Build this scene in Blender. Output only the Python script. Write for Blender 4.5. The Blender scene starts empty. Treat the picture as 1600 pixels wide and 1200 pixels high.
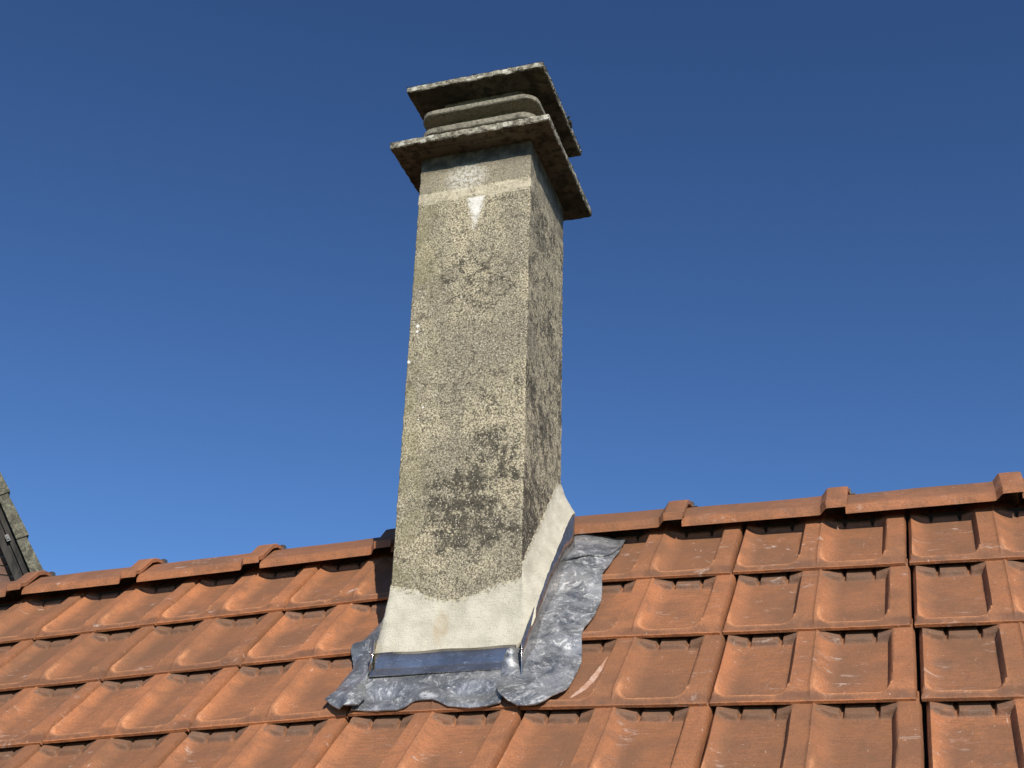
import bpy, bmesh, math, random
from mathutils import Vector, Matrix, noise
R = math.radians
random.seed(7)
scn = bpy.context.scene
C = scn.collection

# ------------------------------------------------------------------ camera
YAW, PITCH, ROLL, FPX = 0.3474, 0.4746, 0.0286, 1973.7
CAM = Vector((1.8558, -2.1725, -0.7509))
fwd = Vector((-math.sin(YAW)*math.cos(PITCH), math.cos(YAW)*math.cos(PITCH), math.sin(PITCH)))
rt = Vector((math.cos(YAW), math.sin(YAW), 0)); up = rt.cross(fwd)
rt2 = math.cos(ROLL)*rt + math.sin(ROLL)*up
up2 = -math.sin(ROLL)*rt + math.cos(ROLL)*up
cd = bpy.data.cameras.new('camera'); cam = bpy.data.objects.new('camera', cd); C.objects.link(cam)
cd.sensor_fit = 'HORIZONTAL'; cd.sensor_width = 36.0; cd.lens = FPX/1600*36.0
cd.clip_start = 0.02; cd.clip_end = 6000
cam.matrix_world = Matrix(((rt2.x, up2.x, -fwd.x, CAM.x), (rt2.y, up2.y, -fwd.y, CAM.y), (rt2.z, up2.z, -fwd.z, CAM.z), (0, 0, 0, 1)))
scn.camera = cam

# ------------------------------------------------------------------ light
SUN_AZ, SUN_EL = R(32), R(32.5)          # azimuth measured from -y towards +x
to_sun = Vector((math.sin(SUN_AZ)*math.cos(SUN_EL), -math.cos(SUN_AZ)*math.cos(SUN_EL), math.sin(SUN_EL)))
w = bpy.data.worlds.new('World'); scn.world = w; w.use_nodes = True
nt = w.node_tree; nt.nodes.clear()
sky = nt.nodes.new('ShaderNodeTexSky'); sky.sky_type = 'NISHITA'; sky.sun_disc = False
sky.sun_elevation = SUN_EL; sky.sun_rotation = math.atan2(to_sun.x, to_sun.y)
sky.altitude = 0; sky.air_density = 1.0; sky.dust_density = 0.0; sky.ozone_density = 6.0
bg = nt.nodes.new('ShaderNodeBackground'); bg.inputs['Strength'].default_value = 0.0698
wo = nt.nodes.new('ShaderNodeOutputWorld')
hs = nt.nodes.new('ShaderNodeGamma'); hs.inputs['Gamma'].default_value = 1.3        # camera contrast of the clear sky
nt.links.new(sky.outputs[0], hs.inputs['Color']); nt.links.new(hs.outputs[0], bg.inputs[0]); nt.links.new(bg.outputs[0], wo.inputs[0])
sd = bpy.data.lights.new('sun', 'SUN'); sd.energy = 4.9; sd.angle = R(0.5); sd.color = (1.0, 0.93, 0.82)
sun = bpy.data.objects.new('sun', sd); C.objects.link(sun)
sun.rotation_euler = to_sun.to_track_quat('Z', 'Y').to_euler()
vs = scn.view_settings; vs.view_transform = 'Standard'; vs.look = 'None'; vs.exposure = 0.0; vs.gamma = 1.0
vs.use_curve_mapping = False

# ------------------------------------------------------------------ material helpers
class M:
    def __init__(s, name):
        s.m = bpy.data.materials.new(name); s.m.use_nodes = True
        s.t = s.m.node_tree; s.b = s.t.nodes['Principled BSDF']; s.tc = None
    def n(s, ty, **k):
        x = s.t.nodes.new(ty)
        for a, v in k.items(): setattr(x, a, v)
        return x
    def put(s, sock, v):
        if isinstance(v, bpy.types.NodeSocket): s.t.links.new(v, sock)
        elif v is not None:
            if isinstance(v, (tuple, list)) and len(v) == 3 and sock.type == 'RGBA': v = (*v, 1)
            sock.default_value = v
    def co(s, scale=(1, 1, 1), loc=(0, 0, 0), kind='Object', rnd=False):
        if not s.tc: s.tc = s.n('ShaderNodeTexCoord')
        mp = s.n('ShaderNodeMapping'); src = s.tc.outputs[kind]
        if rnd:
            oi = s.n('ShaderNodeObjectInfo'); ml = s.n('ShaderNodeVectorMath', operation='SCALE')
            ml.inputs[0].default_value = (13.1, 7.7, 3.3); s.put(ml.inputs['Scale'], oi.outputs['Random'])
            ad = s.n('ShaderNodeVectorMath', operation='ADD'); s.put(ad.inputs[0], src); s.put(ad.inputs[1], ml.outputs[0]); src = ad.outputs[0]
        s.put(mp.inputs['Vector'], src); s.put(mp.inputs['Scale'], scale); s.put(mp.inputs['Location'], loc)
        return mp.outputs[0]
    def noise(s, sc, co=None, det=4, rough=.55, dist=0, rnd=False):
        x = s.n('ShaderNodeTexNoise'); s.put(x.inputs['Vector'], co or s.co(rnd=rnd)); s.put(x.inputs['Scale'], sc)
        s.put(x.inputs['Detail'], det); s.put(x.inputs['Roughness'], rough); s.put(x.inputs['Distortion'], dist)
        return x.outputs[0]
    def vor(s, sc, co=None, feat='F1', out='Distance'):
        x = s.n('ShaderNodeTexVoronoi', feature=feat); s.put(x.inputs['Vector'], co or s.co()); s.put(x.inputs['Scale'], sc)
        return x.outputs[out]
    def ramp(s, v, a, b, lo=0., hi=1.):
        x = s.n('ShaderNodeMapRange', interpolation_type='SMOOTHSTEP'); s.put(x.inputs[0], v)
        for i, q in enumerate((a, b, lo, hi)): s.put(x.inputs[i+1], q)
        return x.outputs[0]
    def op(s, o, a, b=None, c=None):
        x = s.n('ShaderNodeMath', operation=o); s.put(x.inputs[0], a); s.put(x.inputs[1], b)
        if c is not None: s.put(x.inputs[2], c)
        return x.outputs[0]
    def mix(s, f, a, b, mode='MIX'):
        x = s.n('ShaderNodeMix', data_type='RGBA', blend_type=mode)
        s.put(x.inputs[0], f); s.put(x.inputs[6], a); s.put(x.inputs[7], b); return x.outputs[2]
    def attr(s, name):
        x = s.n('ShaderNodeAttribute', attribute_name=name); return x.outputs['Fac']
    def bump(s, h, dist, strength=1, prev=None):
        x = s.n('ShaderNodeBump'); s.put(x.inputs['Height'], h); s.put(x.inputs['Distance'], dist); s.put(x.inputs['Strength'], strength)
        if prev: s.put(x.inputs['Normal'], prev)
        return x.outputs[0]
    def out(s, col, rough=.8, metal=0, nrm=None, spec=.4):
        s.put(s.b.inputs['Base Color'], col); s.put(s.b.inputs['Roughness'], rough); s.put(s.b.inputs['Metallic'], metal)
        s.put(s.b.inputs['Specular IOR Level'], spec)
        if nrm: s.put(s.b.inputs['Normal'], nrm)
        return s.m

def clay(name, ridge=False):
    m = M(name)
    oi = m.n('ShaderNodeObjectInfo').outputs['Random']
    big = m.noise(9, rnd=True, det=3)
    streak = m.noise(1, co=m.co((30, 520, 80) if not ridge else (10, 300, 300), rnd=True), det=3, rough=.6)
    fine = m.noise(330, rnd=True, det=5, rough=.75)
    base = m.mix(m.ramp(oi, 0, 1), (.375, .150, .066), (.48, .190, .084))
    base = m.mix(m.ramp(big, .36, .62), base, (.235, .108, .055))           # duller, browner firing
    base = m.mix(m.ramp(m.noise(38, rnd=True, det=5), .50, .72, 0, .4), base, (.47, .185, .066))
    base = m.mix(m.ramp(streak, .40, .64, 0, .7), base, (.215, .102, .051))
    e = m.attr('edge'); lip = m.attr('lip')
    base = m.mix(m.op('MULTIPLY', e, m.ramp(m.noise(22, rnd=True, det=5), .30, .62, .25, 1)), base, (.62, .225, .085))
    base = m.mix(m.op('MULTIPLY', lip, m.ramp(m.noise(60, rnd=True), .3, .6, .45, .9)), base, (.170, .108, .074))
    tone = m.op('FRACT', m.op('MULTIPLY', oi, 7.13)); base = m.mix(m.ramp(tone, .0, 1, 0, .5), base, (.185, .092, .047))
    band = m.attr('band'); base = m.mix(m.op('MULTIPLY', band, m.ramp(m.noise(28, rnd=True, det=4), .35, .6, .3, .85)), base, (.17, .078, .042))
    rimf = m.op('MULTIPLY', m.attr('rim'), m.ramp(m.noise(40, rnd=True, det=4), .3, .6, .45, 1)); base = m.mix(m.op('MULTIPLY', rimf, .8), base, (.74, .33, .15))
    # kiln-grey smears and pale scuffs
    if ridge: base = m.mix(.35, base, (.19, .10, .06))
    grey = m.ramp(m.noise(16, co=m.co((1, .55, 1), rnd=True), det=5, rough=.62), .60, .74, 0, .5)
    base = m.mix(grey, base, (.17, .10, .066))
    sc = m.op('MULTIPLY', m.ramp(m.noise(1, co=m.co((30, 75, 30), rnd=True), det=6, rough=.72, dist=.8), .56, .70),
              m.ramp(m.noise(8, rnd=True, det=2), .50, .62))
    base = m.mix(m.op('MULTIPLY', sc, .75), base, (.60, .46, .38))
    sc2 = m.op('MULTIPLY', m.ramp(m.noise(1, co=m.co((260, 45, 100), rnd=True), det=3, dist=1.5), .68, .72),
               m.ramp(m.noise(22, rnd=True), .50, .55))
    base = m.mix(m.op('MULTIPLY', sc2, .6), base, (.70, .52, .42))
    dots = m.ramp(m.vor(70, co=m.co(rnd=True)), .045, .075, 1, 0)
    dots = m.op('MULTIPLY', dots, m.ramp(m.noise(30, rnd=True), .55, .60))
    base = m.mix(dots, base, (.66, .52, .42))
    base = m.mix(m.ramp(fine, .42, .66, .0, .5), base, (.135, .068, .04))
    h = m.op('ADD', m.op('MULTIPLY', streak, .5), m.op('MULTIPLY', fine, .5))
    b = m.bump(h, .0014, .9); b = m.bump(m.noise(55, rnd=True, det=4), .003, .7, b)
    return m.out(base, m.ramp(big, .3, .7, .62, .78), 0, b, .35)

def concrete(name, mode='shaft'):
    m = M(name)
    P = m.co()
    n1 = m.noise(48, P, 6, .65); n2 = m.noise(170, P, 5, .7); n3 = m.noise(420, P, 3, .6); big = m.noise(6, P, 3)
    if mode == 'cap':
        base = m.mix(m.ramp(n1, .35, .62), (.30, .27, .20), (.15, .135, .10))
        base = m.mix(m.ramp(n2, .50, .60, 0, .85), base, (.035, .031, .026))
        v = m.vor(42, P); li = m.op('MULTIPLY', m.ramp(v, .22, .34, 1, 0), m.ramp(m.noise(20, P, 3), .40, .50))
        sep = m.n('ShaderNodeSeparateXYZ'); m.put(sep.inputs[0], m.n('ShaderNodeNewGeometry').outputs['Normal'])
        side = m.ramp(m.op('ABSOLUTE', sep.outputs[2]), .5, .8, 1, 0)
        base = m.mix(m.op('MULTIPLY', li, m.op('MULTIPLY', side, .85)), base, (.62, .61, .52))
        base = m.mix(m.op('MULTIPLY', m.ramp(m.noise(95, P, 5, .7), .48, .56), m.op('MULTIPLY', side, .65)), base, (.52, .49, .38))
    elif mode == 'under':  # black lichen, plus shade beneath the slabs painted into the colour
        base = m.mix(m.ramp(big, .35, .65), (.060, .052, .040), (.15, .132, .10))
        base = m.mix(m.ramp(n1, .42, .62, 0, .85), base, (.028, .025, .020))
    elif mode == 'ring':
        base = m.mix(m.ramp(n2, .3, .7), (.34, .31, .235), (.17, .155, .115))
        base = m.mix(m.ramp(n1, .52, .68, 0, .7), base, (.07, .062, .05))
    else:
        sx = m.n('ShaderNodeSeparateXYZ'); m.put(sx.inputs[0], P); X, Y, Z = sx.outputs[0], sx.outputs[1], sx.outputs[2]
        wob = m.op('MULTIPLY', m.op('SUBTRACT', m.noise(22, P, 3), .5), .03)
        base = m.mix(m.ramp(n2, .32, .68), (.77, .675, .465), (.55, .475, .32))
        # washed grey-brown zones
        base = m.mix(m.ramp(big, .38, .60, 0, .6), base, (.27, .245, .19))
        # pits
        base = m.mix(m.ramp(n3, .51, .61, 0, .85), base, (.10, .088, .062))
        # dark lichen patches in loose clusters
        tot = None
        for cx, cz, rx, rz, a in ((.14, .58, .11, .10, .74), (.18, .30, .09, .14, .66), (.19, .19, .08, .09, .82), (.13, .12, .10, .08, .90), (.15, .05, .11, .06, .88), (.12,.40,.14,.2,.45), (.03, .45, .04, .35, .12), (.23, .55, .03, .3, .2), (.02, .12, .03, .1, .35)):
            dx = m.op('DIVIDE', m.op('SUBTRACT', X, cx), rx); dz = m.op('DIVIDE', m.op('SUBTRACT', Z, cz), rz)
            g = m.ramp(m.op('ADD', m.op('MULTIPLY', dx, dx), m.op('MULTIPLY', dz, dz)), 0, 2.2, a, 0)
            tot = g if tot is None else m.op('MAXIMUM', tot, g)
        # other faces get their own spread of dark growth
        face_r = m.ramp(X, .2440, .2446); tot = m.mix(face_r, tot, m.ramp(m.noise(7, P, 2), .3, .7, .66, .92))
        th = m.op('SUBTRACT', .73, m.op('MULTIPLY', tot, .297))
        gr = m.op('ADD', m.op('MULTIPLY', m.noise(36, P, 6, .75), .60), m.op('MULTIPLY', m.noise(200, P, 4, .7), .40))
        spot = m.ramp(m.op('SUBTRACT', gr, th), -.018, .040)
        base = m.mix(m.op('MULTIPLY', spot, m.ramp(n2, .42, .66, 1, .6)), base, (.048, .044, .036))
        gr2 = m.noise(250, m.co(loc=(3, 1, 2)), 5, .72)
        base = m.mix(m.ramp(gr2, .47, .57, 0, .82), base, (.095, .083, .06))
        base = m.mix(m.ramp(m.noise(62, m.co(loc=(8, 2, 5)), 6, .75), .54, .60, 0, .72), base, (.085, .076, .056))
        # pale aggregate grains and olive tint low on the left
        ag = m.ramp(m.vor(210, P), .16, .26, 1, 0); ag = m.op('MULTIPLY', ag, m.ramp(m.noise(75, P), .44, .52))
        base = m.mix(m.op('MULTIPLY', ag, .9), base, (.80, .74, .58))
        ol = m.op('MULTIPLY', m.ramp(X, .0, .09, 1, 0), m.ramp(m.noise(14, P, 4), .4, .6)); base = m.mix(m.op('MULTIPLY', ol, .45), base, (.25, .225, .11))
        # mortar smeared over the block joint
        Zw = m.op('ADD', Z, m.op('MULTIPLY', wob, .35))
        band = m.op('MULTIPLY', m.ramp(Zw, .7815, .785), m.ramp(Zw, .809, .8135, 1, 0))
        band = m.op('MULTIPLY', band, m.ramp(m.noise(55, P, 5, .65), .38, .58, .25, .95))
        band = m.op('MULTIPLY', band, m.ramp(Y, .001, .02, 1, .35))
        base = m.mix(m.op('MULTIPLY', band, .88), base, (.66, .59, .43))
        upz = m.ramp(Zw, .812, .818)
        base = m.mix(m.op('MULTIPLY', upz, .5), base, (.30, .265, .195))
        cap_shade_stain = m.op('MULTIPLY', m.ramp(m.op('ADD', Z, m.op('MULTIPLY', wob, .8)), .845, .885), m.ramp(m.noise(35, P, 5), .3, .6, .5, .95))  # dark stain under the cap, with the cap's shadow deepened in the colour
        base = m.mix(cap_shade_stain, base, (.065, .058, .045))
        # white lime bloom: an upside-down wedge under the joint and a streak above it
        fr = m.ramp(Y, .002, .004, 1, 0)
        hw = m.ramp(m.op('ADD', Z, wob), .70, .785, .001, .021); hw.node.interpolation_type = 'LINEAR'
        dx = m.op('ABSOLUTE', m.op('SUBTRACT', m.op('ADD', X, m.op('MULTIPLY', wob, .5)), .128))
        wfz = m.op('MULTIPLY', m.op('SUBTRACT', m.noise(120, P, 6, .75), .5), .045)
        wd = m.op('MULTIPLY', m.ramp(m.op('ADD', m.op('SUBTRACT', hw, dx), wfz), -.004, .007), m.op('MULTIPLY', m.ramp(Z, .782, .785, 1, 0), m.ramp(Z, .690, .705)))
        dx2 = m.op('DIVIDE', m.op('SUBTRACT', X, .105), .042); dz2 = m.op('DIVIDE', m.op('SUBTRACT', Z, .838), .030)
        w2 = m.ramp(m.op('ADD', m.op('MULTIPLY', dx2, dx2), m.op('MULTIPLY', dz2, dz2)), .0, 1.9, .6, 0)
        w2 = m.op('MULTIPLY', w2, m.ramp(m.noise(150, P, 5, .7), .42, .56))
        wh = m.op('MULTIPLY', m.op('MAXIMUM', m.op('MULTIPLY', m.op('MULTIPLY', wd, m.ramp(Z, .70, .755, .35, .95)), m.ramp(m.noise(150, P, 4), .3, .5, .5, 1)), w2), fr)
        base = m.mix(wh, base, (.84, .81, .74))
        # the few round white lichens on the left edge
        for cx, cz, r in ((.018, .492, .0035), (.0175, .480, .003), (.004, .413, .0035), (.108, .545, .0015), (.115, .53, .0013), (.04, .31, .002), (.032, .285, .0016), (.06, .50, .0012)):
            dx = m.op('SUBTRACT', X, cx); dz = m.op('SUBTRACT', Z, cz)
            g = m.ramp(m.op('SQRT', m.op('ADD', m.op('MULTIPLY', dx, dx), m.op('MULTIPLY', dz, dz))), r*.8, r*1.1, 1, 0)
            base = m.mix(m.op('MULTIPLY', g, fr), base, (.86, .85, .78))
    h = m.op('ADD', m.op('MULTIPLY', n2, .5), m.op('MULTIPLY', n3, .5))
    b = m.bump(h, .0035, .9); b = m.bump(n1, .004, .5, b)
    return m.out(base, .93, 0, b, .2)

def mortar():
    m = M('fresh_mortar'); P = m.co()
    sx = m.n('ShaderNodeSeparateXYZ'); m.put(sx.inputs[0], P)
    base = m.mix(m.ramp(m.noise(26, P, 4), .35, .65), (.62, .58, .465), (.52, .485, .385))
    base = m.mix(m.ramp(m.noise(500, P, 3), .55, .68, 0, .55), base, (.33, .29, .21))
    tf = m.attr('t')
    fe = m.ramp(m.op('ADD', tf, m.op('MULTIPLY', m.op('SUBTRACT', m.noise(90, P, 5, .75), .5), .40)), .02, .12, 1, 0)
    conc = m.mix(m.ramp(m.noise(190, P, 5, .75), .47, .56), (.52, .46, .32), (.13, .115, .085))
    base = m.mix(fe, base, conc)
    rx = m.op('DIVIDE', m.op('SUBTRACT', sx.outputs[0], .105), .014); rz = m.op('DIVIDE', m.op('SUBTRACT', sx.outputs[2], -.13), .035)
    st = m.ramp(m.op('ADD', m.op('MULTIPLY', rx, rx), m.op('MULTIPLY', rz, rz)), .1, 1.6, .45, 0)
    st = m.op('MULTIPLY', st, m.ramp(m.noise(50, P, 4), .3, .6, .4, 1))
    base = m.mix(st, base, (.40, .28, .15))
    brush = m.noise(1, m.co((60, 60, 260)), 3)
    h = m.op('ADD', m.op('MULTIPLY', m.noise(380, P, 4, .65), .6), m.op('MULTIPLY', brush, .4))
    b = m.bump(h, .0028, 1); b = m.bump(m.noise(1, m.co((22, 22, 40)), 5, .6, .6), .004, .6, b)
    return m.out(base, .95, 0, b, .15)

def lead(name, shiny=False):
    m = M(name); P = m.co()
    if shiny:
        n = m.noise(18, P, 3, dist=.5); s = m.noise(1, m.co((14, 14, 90)), 4)
        col = m.mix(m.ramp(n, .3, .7), (.34, .315, .28), (.54, .51, .47))
        scuff = m.ramp(m.noise(1, m.co((60, 60, 240)), 5, .7, 1.2), .56, .70, 0, .6)
        col = m.mix(scuff, col, (.80, .78, .75))
        b = m.bump(n, .004, .5); b = m.bump(s, .0004, .4, b)
        rg = m.op('ADD', m.ramp(s, .3, .7, .12, .22), m.op('MULTIPLY', scuff, .3))
        return m.out(col, rg, .88, b)
    wv = m.noise(13, P, 4, .6, .8)
    sw = m.noise(38, P, 8, .78, 1.3)
    fi = m.noise(120, P, 6, .72, 2.0)
    col = m.mix(m.ramp(wv, .34, .64), (.17, .178, .185), (.40, .405, .41))
    col = m.mix(m.ramp(sw, .52, .64, 0, .85), col, (.84, .83, .80))
    col = m.mix(m.ramp(fi, .54, .66, 0, .55), col, (.80, .79, .77))
    col = m.mix(m.ramp(m.noise(24, m.co(loc=(5, 2, 0)), 5, .65, 2), .54, .66, 0, .7), col, (.10, .12, .15))
    rg = m.op('ADD', m.ramp(sw, .35, .65, .34, .50), m.op('MULTIPLY', m.ramp(fi, .5, .7), .14))
    b = m.bump(wv, .004, .5); b = m.bump(sw, .0010, .45, b); b = m.bump(fi, .0006, .5, b)
    return m.out(col, rg, .6, b)

def plain(name, a, b_, sc=20, rough=.85, metal=0, bd=.002, st=(1, 1, 1)):
    m = M(name); n = m.noise(sc, m.co(st), 5, .65)
    return m.out(m.mix(m.ramp(n, .35, .65), a, b_), rough, metal, m.bump(n, bd, .7))

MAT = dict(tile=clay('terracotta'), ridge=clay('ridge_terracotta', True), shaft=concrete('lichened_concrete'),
           cap=concrete('cap_concrete', 'cap'), under=concrete('cap_underside', 'under'), ring=concrete('ring_concrete', 'ring'),
           mortar=mortar(), lead=lead('dressed_lead'), shiny=lead('bright_sheet', True),
           dark=plain('dark_batten_wood', (.03, .022, .016), (.05, .035, .025)),
           vent=plain('black_ridge_roll', (.012, .011, .010), (.022, .02, .018), 60),
           clip=plain('grey_clip_metal', (.10, .10, .10), (.20, .20, .20), 80, .6, .5),
           grass=plain('grass_ground', (.045, .065, .02), (.07, .08, .03), .8, .95, 0, .02),
           brick=plain('weathered_brick', (.13, .075, .055), (.21, .12, .085), 9, .9, 0, .004),
           wallm=plain('wall_mortar', (.55, .50, .42), (.66, .61, .52), 30, .95),
           verge=None, board=plain('black_barge_wood', (.012, .011, .010), (.045, .04, .034), 14, .8, 0, .004, (1, 1, .2)),
           moss=plain('dark_moss', (.02, .02, .012), (.06, .055, .03), 200, .95))
def verge_mat():
    m = M('grey_lichen_concrete'); P = m.co()
    base = m.mix(m.ramp(m.noise(9, P, 6, .7), .4, .6), (.15, .145, .11), (.085, .08, .06))
    base = m.mix(m.ramp(m.noise(26, P, 5, .7), .50, .62, 0, .8), base, (.27, .25, .17))
    base = m.mix(m.ramp(m.noise(60, P, 4), .52, .66, 0, .7), base, (.05, .05, .04))
    return m.out(base, .95, 0, m.bump(m.noise(50, P, 5), .01, .8), .2)
MAT['verge'] = verge_mat()

# ------------------------------------------------------------------ object helpers
def mesh_obj(name, verts, faces, mat, parent=None, smooth=True, mats=None, midx=None, angle=None):
    me = bpy.data.meshes.new(name); me.from_pydata([tuple(v) for v in verts], [], faces); me.update()
    for q in (mats or [mat]): me.materials.append(q)
    if midx: me.polygons.foreach_set('material_index', midx)
    me.polygons.foreach_set('use_smooth', [smooth]*len(me.polygons))
    if angle: me.set_sharp_from_angle(angle=R(angle))
    o = bpy.data.objects.new(name, me); C.objects.link(o)
    if parent: o.parent = parent
    return o
def empty(name, label, cat, mw=None):
    o = bpy.data.objects.new(name, None); C.objects.link(o); o.empty_display_size = .1
    o['label'] = label; o['category'] = cat
    if mw is not None: o.matrix_world = mw
    return o
def tag(o, **k):
    for a, v in k.items(): o[a] = v
    return o
def box(V, F, x0, x1, y0, y1, z0, z1, M_=None):
    b = len(V); pts = [(x, y, z) for z in (z0, z1) for y in (y0, y1) for x in (x0, x1)]
    V += [(M_ @ Vector(q)) if M_ else Vector(q) for q in pts]
    F += [tuple(b+i for i in f) for f in ((0, 2, 3, 1), (4, 5, 7, 6), (0, 1, 5, 4), (2, 6, 7, 3), (0, 4, 6, 2), (1, 3, 7, 5))]
def S(t): t = max(0., min(1., t)); return t*t*(3-2*t)
def interp(x, xs, ys):
    if x <= xs[0]: return ys[0]
    for a, b, c, d in zip(xs, xs[1:], ys, ys[1:]):
        if x <= b: return c+(d-c)*(x-a)/(b-a)
    return ys[-1]

# ------------------------------------------------------------------ roof frame
TH = 0.816; CT, ST = math.cos(TH), math.sin(TH)
E_, TW = 0.2031, 0.30            # exposed length and cover width of a tile
def hog(x): return -0.0313*(math.sqrt((x-1.0018)**2+.0225)-.15)     # the old rafters hump at the chimney
def dhog(x): return -0.0313*(x-1.0018)/math.sqrt((x-1.0018)**2+.0225)
def P3(x, s, n): return Vector((x, s*CT-n*ST, s*ST+n*CT+hog(x)))
HT, RISE, TK = .0170, .0182, .0048
ORG = .0018                     # height of a tile's own zero plane over the reference slope at its lower edge
def Q(t): t = max(0., min(1., t)); return 1-(1-t)**2.2
def pan(x, s):
    """1 in the bottom of a pan, 0 on ribs; x,s in metres on the tile"""
    v = 0
    for xa, xb, wl, wr in ((.003, .1185, .034, .0085), (.1515, .2660, .037, .0085)):
        ax = Q((x-xa)/wl); bx = S((xb-x)/wr)
        wb = Q((s-.0095)/.024)
        # rounded lower corners
        r = .022; cx = min(max(x, xa+r), xb-.002-r); dd = math.hypot(x-cx, min(0, s-.0095-r))
        cr = Q((r-dd)/.018) if s < .0095+r else 1
        v = max(v, min(ax, wb, cr)*.5*bx+.5*ax*bx*wb*cr)
    return v
def rim(x, s):
    # worn edge that follows the rounded lower outline of each pan
    v = 0
    for xa, xb in ((.003, .1185), (.1515, .2660)):
        if xa-.01 < x < xb+.01:
            r = .024; cx = min(max(x, xa+r), xb-r)
            d = r-math.hypot(x-cx, min(0, s-.0095-r)) if s < .0095+r else min(x-xa, xb-x)
            v = max(v, math.exp(-((d-.0035)/.0032)**2)*S((.085-s)/.05))
    return v
def tile_h(x, s):
    p = pan(x, s)
    rh = HT*(.43+.57*S((s-.002)/.034))                 # ribs run down to the front edge
    h = rh*(1-p) + .0011*math.exp(-((p-.06)/.08)**2)*(1 if p > 0 else 0)*S((.075-s)/.04)*S((s-.004)/.006)
    h -= .0040*S((.0115-s)/.0115)                        # eased lower edge
    h += .0018*math.exp(-((x-.1485)/.0017)**2)*S((s-.004)/.01)   # fine line beside the rib
    lip = 0
    for xa, xb in ((.004, .121), (.152, .2685)):
        if xa < x < xb and s > E_-.022:
            t = (x-xa)/(xb-xa)
            # ears and centre lip with two notches
            nt_ = min(S(abs(t-.31)/.030-.25), S(abs(t-.74)/.030-.25))
            side = max(S((.31-t)/.31), S((t-.74)/.26))
            f = S((s-(E_-.0185))/.0075)
            lh = (.0080+.0074*side)*nt_*f
            if lh > h: h = lh
            lip = max(lip, S((s-(E_-.020))/.006)*nt_*S((HT*1.05-h)/.004+.2))
    if x < .006: h = min(h, .004+.012*S(x/.006))
    if x > TW-.0045: h -= .010*S((x-(TW-.0045))/.004)
    return h, p, lip
def tile_mesh(seed):
    xs = [0, .001, .003, .006, .010, .016, .022, .028, .034, .045, .058, .072, .086, .095, .1035, .1065, .1095, .1125, .1155, .1185, .121, .125, .134, .143, .146, .1475, .1485, .1495, .151, .154, .158, .163, .168, .174, .180, .187, .196, .208, .221, .234, .244, .2515, .2545, .2575, .2605, .2635, .2665, .2695, .275, .285, .292, .2955, .297, .2985]
    xs += [.040+.003*0, .1015-.004, .1905, .2465, .036, .1060-.0455, .0645, .081]
    for xa, xb in ((.004, .121), (.152, .2685)):
        for c in (.31, .74):
            cx = xa+c*(xb-xa)
            xs += [cx+q for q in (-.0045, -.003, -.0015, 0, .0015, .003, .0045)]
    xs = sorted(set(round(v, 5) for v in xs+[.013, .019, .025, .031, .0395, .1605, .1655, .171, .177, .1835, .248, .2495])); xs = [v for i, v in enumerate(xs) if i == 0 or v-xs[i-1] > .0006]
    ss = [0, .001, .003, .006, .009, .012, .015, .018, .021, .024, .027, .030, .034, .038, .043, .050, .060, .075, .095, .115, .135, .155, .170, .178] + [E_-.020, E_-.0175, E_-.016, E_-.0145, E_-.013, E_-.0115, E_-.009, E_-.004, E_+.004, E_+.03]
    nx, ns = len(xs), len(ss); V = []; edge = []; lipv = []; bandv = []; rimv = []
    def warp(x, s): return .0010*noise.noise(Vector((x*9+seed*7.3, s*11, seed*3.1))) + .0004*noise.noise(Vector((x*45, s*45, seed*5.0)))
    for s in ss:
        for x in xs:
            h, p, l = tile_h(x, s)
            V.append((x+.0008*noise.noise(Vector((s*14, seed, 1))), s+.0012*noise.noise(Vector((x*10, seed, 4)))*(1 if s < .05 else 0), h+warp(x, s)))
            grad = 4*p*(1-p)
            bandv.append(S((.019-s)/.006)*S((s-.001)/.002)*(1-p)); rimv.append(rim(x, s)); edge.append(min(1, .45*grad+.8*S((.004-s)/.003)+.40*(1-p))); lipv.append(l)
    F = [(j*nx+i, j*nx+i+1, (j+1)*nx+i+1, (j+1)*nx+i) for j in range(ns-1) for i in range(nx-1)]
    # underside: flat below the lower edge, follows the pans further up
    b = len(V); keep = [0, 3, 11, 18, 24, 31, ns-1]
    for j in keep:
        for i in range(nx):
            x, s = xs[i], ss[j]; h = V[j*nx+i][2]
            lo = HT-TK if s < .02 else min(HT-TK, h-.010)
            V.append((V[j*nx+i][0], V[j*nx+i][1], min(lo, h-.003) if s > .02 else .43*HT-.0040-TK+(.0035 if s > .004 else 0))); edge.append(.8 if j == 0 else 0); lipv.append(0); bandv.append(0); rimv.append(0)
    nk = len(keep)
    F += [(b+j*nx+i, b+(j+1)*nx+i, b+(j+1)*nx+i+1, b+j*nx+i+1) for j in range(nk-1) for i in range(nx-1)]
    F += [(i, b+i, b+i+1, i+1) for i in range(nx-1)]
    F += [((ns-1)*nx+i, (ns-1)*nx+i+1, b+(nk-1)*nx+i+1, b+(nk-1)*nx+i) for i in range(nx-1)]
    for jj in range(nk-1):
        a0, a1 = keep[jj], keep[jj+1]
        for c in (0, nx-1):
            top = [j*nx+c for j in range(a0, a1+1)]
            f = top+[b+(jj+1)*nx+c, b+jj*nx+c]
            F.append(tuple(f[::-1] if c == 0 else f)) if c else F.append(tuple(f))
    me = bpy.data.meshes.new('roof_tile'); me.from_pydata(V, [], F); me.update()
    bm = bmesh.new(); bm.from_mesh(me); bmesh.ops.recalc_face_normals(bm, faces=bm.faces); bm.to_mesh(me); bm.free()
    for nm, dat in (('edge', edge), ('lip', lipv), ('band', bandv), ('rim', rimv)):
        a = me.attributes.new(nm, 'FLOAT', 'POINT'); a.data.foreach_set('value', dat)
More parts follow.
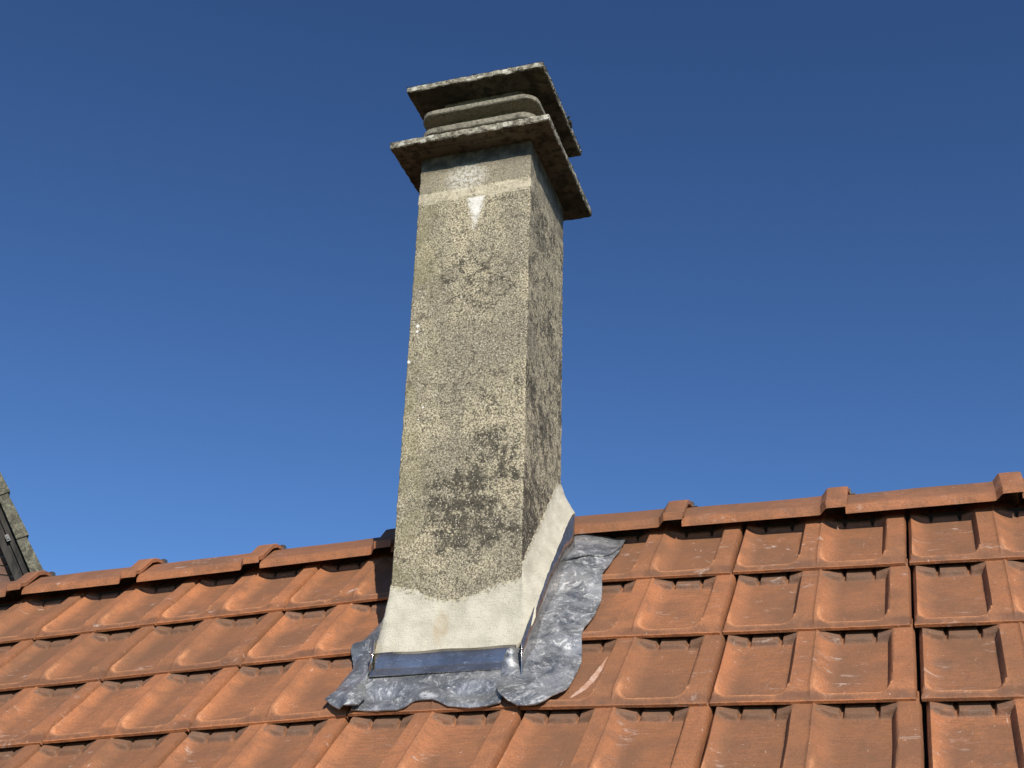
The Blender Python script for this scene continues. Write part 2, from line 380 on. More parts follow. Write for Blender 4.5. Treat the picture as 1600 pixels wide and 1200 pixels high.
    me.materials.append(MAT['tile']); me.polygons.foreach_set('use_smooth', [True]*len(me.polygons)); me.set_sharp_from_angle(angle=R(50))
    return me

# ------------------------------------------------------------------ setting
gv = [(-400, -400, -5.2), (400, -400, -5.2), (400, 400, -5.2), (-400, 400, -5.2)]
tag(mesh_obj('ground', gv, [(0, 1, 2, 3)], MAT['grass'], smooth=False), kind='structure')

# ------------------------------------------------------------------ the roof
roof = empty('house_roof', 'orange-brown clay tiled roof slope with matching ridge tiles, around the concrete chimney', 'roof')
APY, APZ = .195, .2073
def deck():
    V, F = [], []; xs = [-2.4+.3*i for i in range(26)]
    ring = [(-1.55*CT, -1.55*ST), (APY, APZ-.004), (APY+1.2, APZ-.004-1.2*1.064)]
    off = -.030
    for x in xs:
        for y, z in ring: V.append((x, y, z+off/CT+hog(x)))
        for y, z in ring: V.append((x, y, z+(off-.03)/CT+hog(x)))
    for i in range(len(xs)-1):
        a, b = 6*i, 6*i+6
        F += [(a, b, b+1, a+1), (a+1, b+1, b+2, a+2), (a+3, a+4, b+4, b+3), (a+4, a+5, b+5, b+4), (a, a+3, b+3, b), (a+2, b+2, b+5, a+5)]
    F += [(0, 1, 4, 3), (1, 2, 5, 4)]; n = 6*(len(xs)-1); F += [(n, n+3, n+4, n+1), (n+1, n+4, n+5, n+2)]
    return mesh_obj('roof_deck', V, F, MAT['dark'], roof, False)
deck()
wv, wf = [], []; box(wv, wf, -2.2, 4.9, -.85, 1.1, -5.2, -1.12); mesh_obj('wall', wv, wf, MAT['brick'], roof, False)
tmeshes = [tile_mesh(k) for k in range(5)]
rnd = random.Random(3)
for row in range(0, 7):
    for i in range(-6, 13):
        cx = i*TW+.15
        ju, js, jn, jr = rnd.uniform(-.0006, .0006), rnd.uniform(-.0013, .0013), rnd.uniform(-.0004, .0008), rnd.uniform(-.0035, .0035)
        if i >= 6: ju += .0032+.0005*row
        if i == 3 and row in (1, 2): js += .002
        h1 = dhog(cx)
        ex = Vector((1, 0, h1)).normalized(); es = Vector((0, CT, ST)); n = ex.cross(es).normalized(); es = n.cross(ex)
        tilt = RISE/E_
        es2 = (es-tilt*n).normalized(); n2 = ex.cross(es2)
        ex3 = (ex+jr*es2).normalized(); es3 = n2.cross(ex3)
        org = P3(cx, -row*E_+js, 0) - ex3*.15 + ex3*ju + n*(ORG+jn)
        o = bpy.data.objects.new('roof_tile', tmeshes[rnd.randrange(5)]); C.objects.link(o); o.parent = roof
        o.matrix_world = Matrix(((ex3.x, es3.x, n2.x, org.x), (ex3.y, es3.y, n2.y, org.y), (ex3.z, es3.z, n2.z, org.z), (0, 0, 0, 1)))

# ridge tiles
def ridge_mesh(seed):
    L = .345
    body = [(-.088, -.058), (-.087, -.050), (-.074, -.040), (-.034, -.009), (-.020, -.003), (0, 0)]
    coll = [(-.103, -.051), (-.102, -.044), (-.087, -.038), (-.047, .001), (-.028, .0095), (0, .012)]
    body += [(-y, z) for y, z in body[-2::-1]]; coll += [(-y, z) for y, z in coll[-2::-1]]
    xs = [.030, .034, .06, .10, .16, .22, .280, .291, .295, .299, .303, .307, .311, .330, .341, .345]
    def f(x): return S((x-.292)/.017)
    V, F, e = [], [], []; m = len(body)
    for x in xs:
        t = f(x)
        for k in range(m):
            y = body[k][0]*(1-t)+coll[k][0]*t; z = body[k][1]*(1-t)+coll[k][1]*t
            z += .0016*noise.noise(Vector((x*8, y*20, seed*4))) - (.002 if x > .343 else 0)
            V.append((x, y, z)); e.append(max(.9 if k in (0, m-1) else (.6 if k in (1, m-2) else 0), S((x-.325)/.02)*.7, .35*t))
    b = len(V)
    for x in xs:
        t = f(x)
        for k in range(m):
            y = body[k][0]*(1-t)+coll[k][0]*t; z = body[k][1]*(1-t)+coll[k][1]*t
            sg = -1 if y < 0 else 1
            V.append((x, y*.965 if k not in (0, m-1) else y*.99, z-.0095)); e.append(.9 if k in (0, m-1) or x > .34 else .2)
    n = len(xs)
    for j in range(n-1):
        for k in range(m-1):
            F.append((j*m+k, (j+1)*m+k, (j+1)*m+k+1, j*m+k+1)); F.append((b+j*m+k, b+j*m+k+1, b+(j+1)*m+k+1, b+(j+1)*m+k))
        F.append((j*m, b+j*m, b+(j+1)*m, (j+1)*m)); F.append((j*m+m-1, (j+1)*m+m-1, b+(j+1)*m+m-1, b+j*m+m-1))
    for k in range(m-1):
        F.append((k, k+1, b+k+1, b+k)); q = (n-1)*m; F.append((q+k, b+q+k, b+q+k+1, q+k+1))
    me = bpy.data.meshes.new('ridge_tile'); me.from_pydata(V, [], F); me.update()
    bm = bmesh.new(); bm.from_mesh(me); bmesh.ops.recalc_face_normals(bm, faces=bm.faces); bm.to_mesh(me); bm.free()
    a = me.attributes.new('edge', 'FLOAT', 'POINT'); a.data.foreach_set('value', e)
    me.materials.append(MAT['ridge']); me.polygons.foreach_set('use_smooth', [True]*len(me.polygons)); me.set_sharp_from_angle(angle=R(24))
    return me
rmeshes = [ridge_mesh(k) for k in range(3)]
cv, cf = [], []
for a in range(4):
    pass
box(cv, cf, .3455, .3475, -.006, .006, .002, .0135); box(cv, cf, .338, .3474, -.0055, .0055, .0125, .0140); box(cv, cf, .3476, .355, -.004, .004, .0030, .0048)
clip_me = bpy.data.meshes.new('ridge_clip'); clip_me.from_pydata(cv, [], cf); clip_me.materials.append(MAT['clip'])
for k in range(-6, 13):
    xe = -.155+.31*k
    if xe > 4.1: break
    xm = xe-.17; h1 = dhog(xm)+(.02*(xm-1) if abs(xm-1) < 1.1 else 0); ex = Vector((1, rnd.uniform(-.006, .006), h1+rnd.uniform(-.004, .004)+.004)).normalized()
    ey = Vector((0, 1, 0)); n = ex.cross(ey).normalized(); ey = n.cross(ex)
    org = Vector((xm, APY, APZ+hog(xm)+min(.012, .010*(xm-1)**2))) - ex*.175
    o = bpy.data.objects.new('ridge_tile', rmeshes[k % 3]); C.objects.link(o); o.parent = roof
    o.matrix_world = Matrix(((ex.x, ey.x, n.x, org.x), (ex.y, ey.y, n.y, org.y), (ex.z, ey.z, n.z, org.z), (0, 0, 0, 1)))
    c = bpy.data.objects.new('ridge_clip', clip_me); C.objects.link(c); c.parent = o
V, F = [], []
xs = [-2.1+.2*i for i in range(32)]
for x in xs:
    for y, z in ((-.052, -.095), (-.052, -.060), (.052, -.060), (.052, -.095)): V.append((x, APY+y, APZ+z+hog(x)))
for i in range(len(xs)-1):
    a = 4*i
    F += [(a+k, a+4+k, a+4+(k+1) % 4, a+(k+1) % 4) for k in range(4)]
mesh_obj('ridge_roll', V, F, MAT['vent'], roof, False)

# ------------------------------------------------------------------ chimney
CY = .0291; CW, CDp = .2453, .2530
CM = Matrix.Translation((.9171, -.1883, 0)) @ Matrix.Rotation(CY, 4, 'Z')
chim = empty('chimney', 'tall square concrete chimney stack with lichen patches and slab cap, rising from the tiled roof', 'chimney', CM)
def rough_box(name, x0, x1, y0, y1, z0, z1, mat, amp, step, rnd_r=0, freq=40, bevel=.003, seed=0, mats=None, sidecap=True, edge_amp=None):
    """box with broken edges: perimeter loops stacked in z, slightly displaced by noise"""
    def loop(inset):
        pts = []; a0, a1, b0, b1 = x0+inset, x1-inset, y0+inset, y1-inset
        r = max(rnd_r-inset, bevel)
        for cx, cy, st in ((a1-r, b0+r, -90), (a1-r, b1-r, 0), (a0+r, b1-r, 90), (a0+r, b0+r, 180)):
            for q in range(5 if rnd_r < .01 else 9):
                an = R(st+90*q/(4 if rnd_r < .01 else 8)); pts.append((cx+r*math.cos(an), cy+r*math.sin(an)))
        out = []
        for i, p in enumerate(pts):
            q = pts[(i+1) % len(pts)]; d = math.dist(p, q); k = max(1, int(round(d/step)))
            for t in range(k): out.append((p[0]+(q[0]-p[0])*t/k, p[1]+(q[1]-p[1])*t/k))
        return out
    base = loop(0); n = len(base); cx, cy = (x0+x1)/2, (y0+y1)/2
    nz = max(2, int((z1-z0-2*bevel)/step)+1)
    zs = [(z0, bevel*.9)]+[(z0+bevel+(z1-z0-2*bevel)*i/(nz-1), 0) for i in range(nz)]+[(z1, bevel*.9)]
    V = []
    for z, ins in zs:
        for x, y in base:
            dx, dy = x-cx, y-cy; fx = 1-ins/max(abs(x1-cx), .001); 
            p = Vector((cx+dx*fx, cy+dy*fx, z)); q = Vector((p.x, p.y, z+seed*3.7))
            d = amp*noise.noise(q*freq)+amp*.5*noise.noise(q*freq*3.1)
            nrm = Vector((dx, dy, 0)).normalized()
            if edge_amp and ins > 0: p.z += edge_amp*noise.noise(q*freq*1.7)*(1)
            V.append(p+nrm*d)
    F = []
    for j in range(len(zs)-1):
        for i in range(n):
            i2 = (i+1) % n; F.append((j*n+i, j*n+i2, (j+1)*n+i2, (j+1)*n+i))
    midx = [0]*len(F)
    # caps made of shrinking rings
    for side, j in ((0, 0), (1, len(zs)-1)):
        prev = [j*n+i for i in range(n)]
        for fr in (.9, .7, .4):
            cur = []
            for i in range(n):
                p0 = V[j*n+i]; cur.append(len(V))
                V.append(Vector((cx+(p0.x-cx)*fr, cy+(p0.y-cy)*fr, zs[j][0]+amp*.6*noise.noise(Vector((p0.x*fr, p0.y*fr, seed))*freq))))
            for i in range(n):
                i2 = (i+1) % n
                f = (prev[i], prev[i2], cur[i2], cur[i]); F.append(f if side else f[::-1]); midx.append(1 if (mats and not side) else 0)
            prev = cur
        F.append(tuple(prev) if side else tuple(prev[::-1])); midx.append(1 if (mats and not side) else 0)
    return mesh_obj(name, V, F, mat, chim, True, mats, midx if mats else None, 40)
rough_box('shaft', 0, CW, 0, CDp, -.62, .7980, MAT['shaft'], .0013, .005, freq=55, seed=1)
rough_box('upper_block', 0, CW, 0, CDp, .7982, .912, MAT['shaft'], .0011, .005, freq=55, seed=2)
rough_box('mortar_joint', -.0004, CW+.0004, -.0004, CDp+.0004, .7845, .8115, MAT['shaft'], .0007, .005, bevel=.0016, seed=3, edge_amp=.0028)
A = .0526
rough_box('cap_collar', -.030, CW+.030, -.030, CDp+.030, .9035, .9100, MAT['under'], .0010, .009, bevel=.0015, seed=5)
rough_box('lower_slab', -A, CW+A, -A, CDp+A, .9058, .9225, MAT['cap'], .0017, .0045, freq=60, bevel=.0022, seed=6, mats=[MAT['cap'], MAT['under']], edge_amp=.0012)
rough_box('cap_core', .026, CW-.026, .026, CDp-.026, .9215, 1.0685, MAT['ring'], .001, .01, rnd_r=.02, seed=7)
rough_box('lower_ring', -.008, CW+.008, -.008, CDp+.008, .9635, .9795, MAT['ring'], .0009, .0045, rnd_r=.034, freq=60, bevel=.002, seed=8)
rough_box('ring_bed', .004, CW-.004, .004, CDp-.004, .9215, .9645, MAT['ring'], .001, .006, rnd_r=.03, seed=9)
rough_box('upper_ring', -.010, CW+.010, -.010, CDp+.010, 1.0125, 1.0255, MAT['ring'], .0009, .0045, rnd_r=.036, freq=60, bevel=.002, seed=10)
B = .0329
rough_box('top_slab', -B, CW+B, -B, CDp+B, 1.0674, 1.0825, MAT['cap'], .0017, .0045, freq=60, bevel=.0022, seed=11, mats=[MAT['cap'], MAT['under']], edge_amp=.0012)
# crumbs of moss along the slab edges (too many and small to count)
V, F = [], []
rm = random.Random(12)
def crumb(c, r):
    b = len(V)
    dirs = [(1, 0, 0), (-1, 0, 0), (0, 1, 0), (0, -1, 0), (0, 0, 1), (0, 0, -1)]
    for d in dirs: V.append(Vector(c)+Vector(d)*r*rm.uniform(.6, 1.3))
    for f in ((0, 2, 4), (2, 1, 4), (1, 3, 4), (3, 0, 4), (2, 0, 5), (1, 2, 5), (3, 1, 5), (0, 3, 5)): F.append(tuple(b+i for i in f))
for _ in range(230):
    t = rm.random(); r = rm.uniform(.0008, .0026)
    crumb((CW+B+rm.uniform(-.002, .001), -B+t*(CDp+2*B), 1.0674+rm.uniform(0, .016)), r)
for _ in range(26):
    crumb((CW+B+rm.uniform(-.002, .004), .175+rm.gauss(0, .008), 1.079+rm.uniform(-.006, .008)), rm.uniform(.002, .0045))
for _ in range(110):
    crumb((CW+A+rm.uniform(-.002, .001), -A+rm.random()*(CDp+2*A), .9058+rm.uniform(0, .016)), rm.uniform(.0008, .0022))
for _ in range(120):
    crumb((-B+rm.random()*(CW+2*B), -B+rm.uniform(-.001, .004), 1.0825+rm.uniform(-.001, .001)), rm.uniform(.0008, .0020))
tag(mesh_obj('moss_crumbs', V, F, MAT['moss'], chim, True), kind='stuff')

# mortar skirt: fillet round the foot of the stack
def skirt():
    st = []   # (u, v, ztop, du, dv, zbot, flare)
    def roofz(u, v):
        q = CM @ Vector((u, v, 0)); return q.y*math.tan(TH)+hog(q.x)
    # left face from back to front
    N = 30
    for i in range(N):
        v = .235-(.235)*i/N; st.append((0, v, interp(v, [0, .22], [-.036, .215]), -1, 0, interp(v, [0, .234], [-.125, .150]), .018))
    for k in range(5):
        a = R(180+90*k/4); st.append((0, 0, -.036, math.cos(a), math.sin(a), -.163-.005*k, .020+.007*k/4))
    N = 60
    for i in range(1, N):
        u = CW*i/N; st.append((u, 0, interp(u, [0, .03, .058, .085, .105, .122, .150, .18, .209, .242], [-.036, -.043, -.054, -.066, -.073, -.0735, -.067, -.057, -.047, -.040]), 0, -1, -.183+.0012*math.sin(u*14), .030))
    for k in range(5):
        a = R(270+90*k/4); st.append((CW, 0, -.038+.006*k, math.cos(a), math.sin(a), -.183+.015*k, .030-.002*k/4))
    N = 40
    for i in range(1, N+1):
        v = .240*i/N; st.append((CW, v, interp(v, [0, .105, .22, .243], [-.014, .097, .222, .232]), 1, 0, interp(v, [0, .072, .225, .240], [-.112, -.022, .144, .157]), .027+.002*S((v-.2)/.04)))
    for k in range(5):
        a = R(90*k/4); st.append((CW, CDp, .235, math.cos(a), math.sin(a), .165, .030))
    for i in range(1, 12):
        u = CW*(1-i/12); st.append((u, CDp, .235, 0, 1, .165, .03))
    st.append((0, CDp, .235, -.7, .7, .165, .03)); st.append((0, .245, .225, -1, 0, .16, .02))
    V, F = [], []; tt = []; K = 22; n = len(st)
    for i, (u, v, zt, du, dv, zb, fl) in enumerate(st):
        for k in range(K+1):
            t = k/K; z = zt+(zb-zt)*t
            q = Vector((u, v, z)); prof = .0008+(fl)*(t**1.55)
            nz = noise.noise(q*42)*.0016+noise.noise(q*130)*.0007
            ed = .0035*noise.noise(q*70+Vector((3, 0, 0)))*(1-t)**3*1.6
            off = prof+nz*min(1, t*5+.3)
            if k == 0: off = -.003
            if k == K: off -= .004
            tt.append(t); V.append((u+du*off, v+dv*off, z+ed + (.0015*noise.noise(q*90) if k >= K-1 else 0)))
        V.append((u-du*.004, v-dv*.004, zb-.003)); tt.append(1)
    m = K+2
    for i in range(n):
        j = (i+1) % n
        for k in range(m-1): F.append((i*m+k, i*m+k+1, j*m+k+1, j*m+k))
    o = mesh_obj('mortar_skirt', V, F, MAT['mortar'], chim, True, angle=60)
    bm = bmesh.new(); bm.from_mesh(o.data); bmesh.ops.recalc_face_normals(bm, faces=bm.faces); bm.to_mesh(o.data); bm.free()
    a = o.data.attributes.new('t', 'FLOAT', 'POINT'); a.data.foreach_set('value', tt)
skirt()

# ------------------------------------------------------------------ flashing
fl = empty('lead_flashing', 'crinkled grey lead flashing dressed over the tiles round the chimney foot', 'flashing')
def surf_n(x, s):
    """height of the tiles over the reference slope"""
    i = math.floor(x/TW); row = max(0, math.ceil(-s/E_ - 1e-9)) if s < 0 else 0
    ls = s+row*E_
    return tile_h(x-i*TW, min(ls, E_-.024))[0]+ORG-RISE*ls/E_
import numpy as np
GX0, GS0, GD = .78, -.50, .004
gx, gs = 135, 180
G = np.array([[surf_n(GX0+i*GD, GS0+j*GD) for i in range(gx)] for j in range(gs)])
def filt(A, r, f):
    B = np.pad(A, r, mode='edge'); st = [B[a:a+A.shape[0], b:b+A.shape[1]] for a in range(2*r+1) for b in range(2*r+1) if math.hypot(a-r, b-r) <= r+.3]
    return f(np.stack(st), 0)
G = filt(filt(filt(G, 3, np.max), 3, np.mean), 2, np.mean)
G2 = filt(filt(G, 3, np.max), 6, np.mean)
G_ = G
def soft(x, s, r=0, keep=0):
    u, v = (x-GX0)/GD, (s-GS0)/GD; i, j = min(max(int(u), 0), gx-2), min(max(int(v), 0), gs-2); a, b = u-i, v-j
    G = G2 if keep < .5 and r else G_
    return float((G[j, i]*(1-a)+G[j, i+1]*a)*(1-b)+(G[j+1, i]*(1-a)+G[j+1, i+1]*a)*b)-.001
def wrink(x, s, a=.003):
    a *= .55
    return a*noise.noise(Vector((x*16, s*13, 2.2)))+a*.5*noise.noise(Vector((x*40, s*34, 7)))+a*.15*noise.noise(Vector((x*120, s*100, 1)))
def corner_lift(x, s):
    # lead turned up round the front right corner of the stack
    d = math.hypot(x-1.158, (s+.285)*.62); return .026*math.exp(-(d/.022)**2)
def sheet(name, rows, nfun, mat=None, thick=.0022, parent=fl):
    """rows: lists of (x,s); becomes a thin solid sheet lying on the roof"""
    n, m = len(rows), len(rows[0]); V = []
    for r in rows:
        for x, s in r: V.append(P3(x, s, nfun(x, s)))
    b = len(V)
    for r in rows:
        for x, s in r: V.append(P3(x, s, nfun(x, s)-thick))
    F = []
    for j in range(n-1):
        for i in range(m-1):
            q = (j*m+i, j*m+i+1, (j+1)*m+i+1, (j+1)*m+i); F.append(q); F.append(tuple(b+k for k in q[::-1]))
    for j in range(n-1):
        F.append((j*m, (j+1)*m, b+(j+1)*m, b+j*m)); F.append((j*m+m-1, b+j*m+m-1, b+(j+1)*m+m-1, (j+1)*m+m-1))
    for i in range(m-1):
        F.append((i, b+i, b+i+1, i+1)); q = (n-1)*m; F.append((q+i, q+i+1, b+q+i+1, b+q+i))
    o = mesh_obj(name, V, F, mat or MAT['lead'], parent, True, angle=45)
    bm = bmesh.new(); bm.from_mesh(o.data); bmesh.ops.recalc_face_normals(bm, faces=bm.faces); bm.to_mesh(o.data); bm.free()
    return o
# right apron
RO = [(1.267, .179), (1.269, .13), (1.263, .098), (1.261, .06), (1.258, .015), (1.263, -.027), (1.266, -.067), (1.266, -.12), (1.261, -.176), (1.262, -.205), (1.270, -.268), (1.269, -.322), (1.266, -.36), (1.258, -.385), (1.244, -.404), (1.230, -.413), (1.214, -.4165)]
LO = [(1.163, .179), (1.162, .10), (1.168, .0), (1.173, -.15), (1.178, -.24), (1.172, -.262), (1.156, -.285), (1.150, -.31), (1.151, -.35), (1.156, -.375), (1.168, -.394), (1.185, -.408), (1.200, -.4155)]
def lerp_xs(tab, s): t = sorted(tab, key=lambda q: q[1]); return interp(s, [q[1] for q in t], [q[0] for q in t])
rows = []; NS = 150
for j in range(NS+1):
    t = j/NS; s = .178-(.178+.4160)*(1-(1-t)**1.25 if t > .0 else 0)
    xl, xr = lerp_xs(LO, s), lerp_xs(RO, s)
    rows.append([(xl+(xr-xl)*i/44, s+.003*noise.noise(Vector((i*.15, s*8, 3)))*(1 if t < .97 else 0)) for i in range(45)])
def n_right(x, s):
    base = soft(x, s, .014, .45)+.0045
    cant = .002*S((1.20-x)/.03)                       # fillet towards the fold
    endb = .004*S((-.36-s)/.03)
    return base+cant+endb+wrink(x, s, .0042)+corner_lift(x, s)
sheet('side_apron', rows, n_right)
# left apron with its flared ear
LL = [(.842, .12), (.842, -.10), (.831, -.161), (.826, -.189), (.828, -.205), (.849, -.257), (.844, -.291), (.841, -.336), (.843, -.363), (.853, -.380), (.872, -.398), (.890, -.408)]
LR = [(.917, .12), (.912, -.10), (.908, -.25), (.906, -.31), (.915, -.350), (.925, -.380), (.921, -.400), (.902, -.4095)]
rows = []
for j in range(111):
    t = j/110; s = .12-(.12+.409)*t
    xl, xr = lerp_xs(LL, s), lerp_xs(LR, s); rows.append([(xl+(xr-xl)*i/26, s) for i in range(27)])
def n_left(x, s):
    d = math.hypot(x-.912, (s+.30)*.55)
    return soft(x, s, .014, .5)+.006+wrink(x, s, .0035)+.006*S((-.33-s)/.04)+.010*math.exp(-((x-(.905+.03*(s+.33)))/.012)**2)*S((-.22-s)/.05)
sheet('left_apron', rows, n_left)
# front apron with scalloped lower edge
FB = [(1.171, -.400), (1.151, -.4045), (1.115, -.4065), (1.077, -.402), (1.060, -.394), (1.048, -.3905), (1.030, -.3895), (1.015, -.391), (1.003, -.401), (.990, -.4045), (.950, -.404), (.926, -.402), (.905, -.400)]
FB = sorted(FB)
rows = []
for j in range(36):
    t = j/35; rows.append([(x, (-.292)*(1-t)+interp(x, [q[0] for q in FB], [q[1] for q in FB])*t) for x in [.906+(1.168-.906)*i/90 for i in range(91)]])
def n_front(x, s):
    k = S((s+.385)/.045); return (soft(x, s)+.0030)*(1-k)+.0195*k+wrink(x, s, .0014)
sheet('front_apron', rows, n_front)
# upper right piece lapping over the side apron
OB = [(1.160, .058), (1.172, .056), (1.182, .060), (1.199, .068), (1.219, .084), (1.245, .096), (1.258, .112), (1.268, .138), (1.271, .16)]
rows = []
for j in range(22):
    t = j/21; rows.append([(x, .185*(1-t)+interp(x, [q[0] for q in OB], [q[1] for q in OB])*t) for x in [1.162+(1.271-1.162)*i/40 for i in range(41)]])
sheet('lapped_corner_piece', rows, lambda x, s: n_right(x, s)+.0042+.002*math.sin(x*90)*S((.12-s)/.05))
# bright upstands folded up against the stack
def ribbon(name, secs, mat, thick=.0012, ang=40):
    """secs: list of polylines in chimney space, lofted and given a thickness"""
    n, m = len(secs), len(secs[0]); V = [CM @ Vector(q) for r in secs for q in r]; F = []
    F = [(j*m+i, j*m+i+1, (j+1)*m+i+1, (j+1)*m+i) for j in range(n-1) for i in range(m-1)]
    o = mesh_obj(name, V, F, mat, fl, True, angle=ang)
    md = o.modifiers.new('solid', 'SOLIDIFY'); md.thickness = thick; md.offset = 0
    return o
def dn(u, z, a=.0012): return a*noise.noise(Vector((u*20, z*30, 9)))
secs = []
N = 44
for i in range(N+1):
    u = -.006+(CW+.004+.006)*i/N
    zt = -.1735+.0008*math.sin(i*.35)
    secs.append([(u, -.031+dn(u, 1), zt), (u, -.0345+dn(u, 2), -.183), (u, -.0360+dn(u, 3), -.193), (u, -.0375+dn(u, 4), -.203), (u, -.0450, -.2065), (u, -.0500, -.2175), (u, -.0455, -.2195)])
ribbon('front_upstand', secs, MAT['shiny'])
secs = []
for (u, v) in ((-.006, -.0385), (-.0115, -.034), (-.013, -.026), (-.014, -.005), (-.014, .03)):
    k = 0 if u > -.01 else 1
    zb = -.2165+max(0, v+.0385)*1.06
    secs.append([(u, v, -.150+max(0, v)*1.06), (u-.001, v-.002, -.185+max(0, v)*1.06), (u-.002, v-.003, zb)])
ribbon('upstand_corner', secs, MAT['shiny'])
secs = []
for i in range(41):
    v = -.062+(.062+.195)*i/40
    zf = (-.1948+(v)*1.063)-.012; zt = interp(v, [-.062, -.034, 0, .072, .20], [-.178, -.138, -.103, -.015, .126])
    u = CW+.0225
    secs.append([(u+.0005+dn(v, 1, .002), v, zt), (u+dn(v, 2, .002), v, zf+.055), (u+dn(v, 3, .002), v, zf+.025), (u+.002, v, zf+.004), (u+.007, v, zf-.003)])
ribbon('side_upstand', secs, MAT['shiny'])
secs = []
for i in range(14):
    v = .128+(.245-.128)*i/13
    zf = (-.1948+(v)*1.063)-.010; zt = interp(v, [.1, .225, .245], [.012, .148, .160])
    u = CW+.0212+.0024*S(i/2)+.006*S((v-.2)/.05)
    secs.append([(u+dn(v, 1, .002), v, zt), (u+dn(v, 2, .002), v, zf+.05), (u+.001, v, zf+.006), (u+.008, v, zf-.002)])
ribbon('lapped_upstand', secs, MAT['shiny'], .0006)
secs = []
for i in range(16):
    v = -.02+(.24)*i/15; zf = (-.2009+v*1.063)-.010; u = -.0145
    secs.append([(u, v, zf+.08), (u, v, zf+.03), (u-.006, v, zf)])
ribbon('left_upstand', secs, MAT['shiny'])

# pale plaster smear left on the tile beside the flashing
rows = []
SMC = [(1.3085, -.238), (1.3050, -.275), (1.2985, -.318), (1.2890, -.349), (1.2750, -.374)]
for j in range(31):
    t = j/30*(len(SMC)-1); k = min(int(t), len(SMC)-2); f = t-k
    cx, cs = SMC[k][0]*(1-f)+SMC[k+1][0]*f, SMC[k][1]*(1-f)+SMC[k+1][1]*f
    w_ = (.0010+.0045*S(j/14)*S((32-j)/10))*(1+.4*noise.noise(Vector((j*.5, 1, 1))))
    rows.append([(cx-w_+2*w_*i/8, cs+.002*noise.noise(Vector((i*.6, j*.6, 2)))) for i in range(9)])
sheet('plaster_smear', rows, lambda x, s: surf_n(x, s)+.0013, plain('pale_plaster_smear', (.42, .215, .13), (.56, .38, .29), 90, .95), .002, roof)

# ------------------------------------------------------------------ neighbouring gable at the left
GH = Vector((-.6689, .7434, 0)); GX = Vector((.7434, .6689, 0)); GC = Vector((-5.502, 6.0045, 2.8282))
GW = Matrix(((GX.x, GH.x, 0, GC.x), (GX.y, GH.y, 0, GC.y), (0, 0, 1, GC.z), (0, 0, 0, 1)))
gab = empty('neighbour_house', 'dark brick gable end with grey verge tiles, peeping over the ridge at the left edge', 'house', GW)
RD = Vector((.527, 0, -.850)); RN = Vector((.850, 0, .527)); O0 = Vector((.055, 0, .09))
GM = Matrix(((RD.x, 0, RN.x, O0.x), (0, 1, 0, 0), (RD.z, 0, RN.z, O0.z), (0, 0, 0, 1)))   # x down the rake, y back, z out
TLg = .42
for k in range(-5, 5):
    V = []
    x0, x1 = (k-1)*TLg-.03, k*TLg
    for x, zt, yf in ((x0, -.018, .006), (x1, .006, -.006)):
        zl = -.100
        for y, z in ((yf, zt), (yf, zl), (yf+.025, zl), (yf+.025, zt-.035), (2.6, zt-.035), (2.6, zt)): V.append(GM @ Vector((x, y, z)))
    F = [(0, 1, 7, 6), (1, 2, 8, 7), (2, 3, 9, 8), (3, 4, 10, 9), (4, 5, 11, 10), (5, 0, 6, 11), (0, 5, 4, 3), (0, 3, 2, 1), (6, 9, 10, 11), (6, 7, 8, 9)]
    mesh_obj('verge_tile', V, F, MAT['verge'], gab, False)
for z0, z1, y in ((-.128, -.096, .050), (-.152, -.131, .036), (-.176, -.156, .060), (-.232, -.180, .044)):
    V, F = [], []; box(V, F, -2.45, 2.2, y, y+.03, z0, z1, GM); mesh_obj('barge_board', V, F, MAT['board'], gab, False)
V, F = [], []; box(V, F, -2.45, 2.2, .085, .12, -.225, -.085, GM); mesh_obj('backing_board', V, F, MAT['board'], gab, False)
V, F = [], []; box(V, F, -.075, -.015, .018, .034, -.172, -.140, GM); box(V, F, -.06, -.03, .008, .0175, -.166, -.146, GM); mesh_obj('gutter_clip', V, F, MAT['clip'], gab, False)
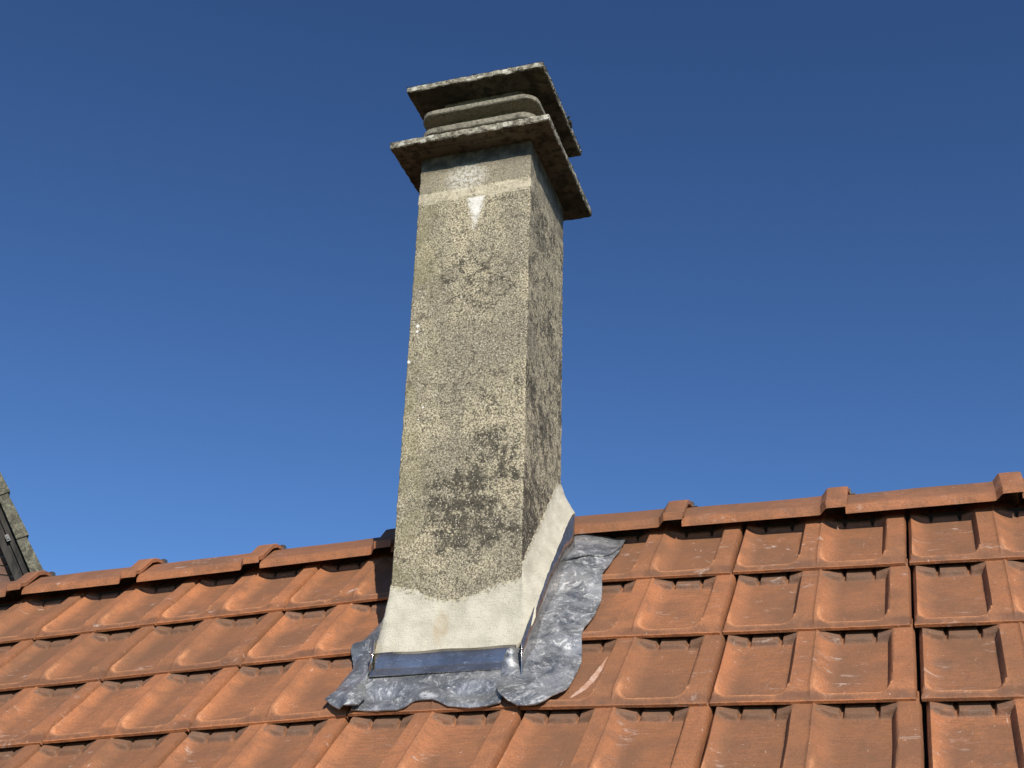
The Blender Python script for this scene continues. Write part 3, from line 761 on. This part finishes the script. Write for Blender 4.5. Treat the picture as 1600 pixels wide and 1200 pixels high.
# gable wall: core clipped by the rake plus single bricks near the edge in view
def rake_x(z, inset):       # world x on the rake at height z (local z)
    t = (z-(O0.z+RN.z*inset))/RD.z; return O0.x+RN.x*inset+RD.x*t
zb, za = -7.8, 2.35
xa_ = rake_x(za, -.19); xe_ = rake_x(-1.6, -.19)
V = []; ring = [(2*xa_-xe_, zb), (xe_, zb), (xe_, -1.6), (xa_, za), (2*xa_-xe_, -1.6)]
for y in (.16, 2.6): V += [(x, y, z) for x, z in ring]
F = [(0, 1, 2, 3, 4), (9, 8, 7, 6, 5)]+[(i, 5+i, 5+(i+1) % 5, (i+1) % 5) for i in range(5)]
bm_ = M('far_brickwork'); bt = bm_.n('ShaderNodeTexBrick'); bm_.put(bt.inputs['Vector'], bm_.co(kind='Object')); mp = bt.inputs['Vector'].links[0].from_node
mp.inputs['Rotation'].default_value = (R(90), 0, 0)
bt.inputs['Scale'].default_value = 1; bt.inputs['Brick Width'].default_value = .228; bt.inputs['Row Height'].default_value = .078; bt.inputs['Mortar Size'].default_value = .007
bt.inputs['Color1'].default_value = (.14, .08, .058, 1); bt.inputs['Color2'].default_value = (.21, .125, .09, 1); bt.inputs['Mortar'].default_value = (.42, .38, .32, 1)
bm_.out(bt.outputs['Color'], .95)
mesh_obj('wall', V, F, bm_.m, gab, False)
# the other slope of that roof, falling away to the left
xr_ = O0.x+RD.x*((za-O0.z)/RD.z)
V = []
for x, z in ((xr_, za+.13), (xr_-RD.x*5, za+.13+RD.z*5)):
    for y in (.0, 2.6):
        for d in (0, -.08): V.append((x, y, z+d))
F = [(0, 2, 6, 4), (1, 5, 7, 3), (0, 4, 5, 1), (2, 3, 7, 6), (4, 6, 7, 5), (0, 1, 3, 2)]
mesh_obj('far_slope', V, F, MAT['verge'], gab, False)
bme = {}
for r_ in range(-9, 7):
    z = r_*.078; xr = rake_x(z+.066, -.20); 
    x = xr; first = True; k = 0
    while x > xr-1.0 and k < 4 and x-.3 > 2*xa_-xe_:
        wd = .215 if (r_+k) % 2 == 0 or k else .12
        V, F = [], []; box(V, F, -wd, 0, 0, .03, 0, .064)
        me = bme.get(wd)
        if me is None:
            me = bpy.data.meshes.new('brick'); me.from_pydata([tuple(v) for v in V], [], F); me.materials.append(MAT['brick']); bme[wd] = me
        o = bpy.data.objects.new('brick', me); C.objects.link(o); o.parent = gab; o.location = (x, .146, z); x -= wd+.013; k += 1

scn.render.resolution_x = 1024; scn.render.resolution_y = 768
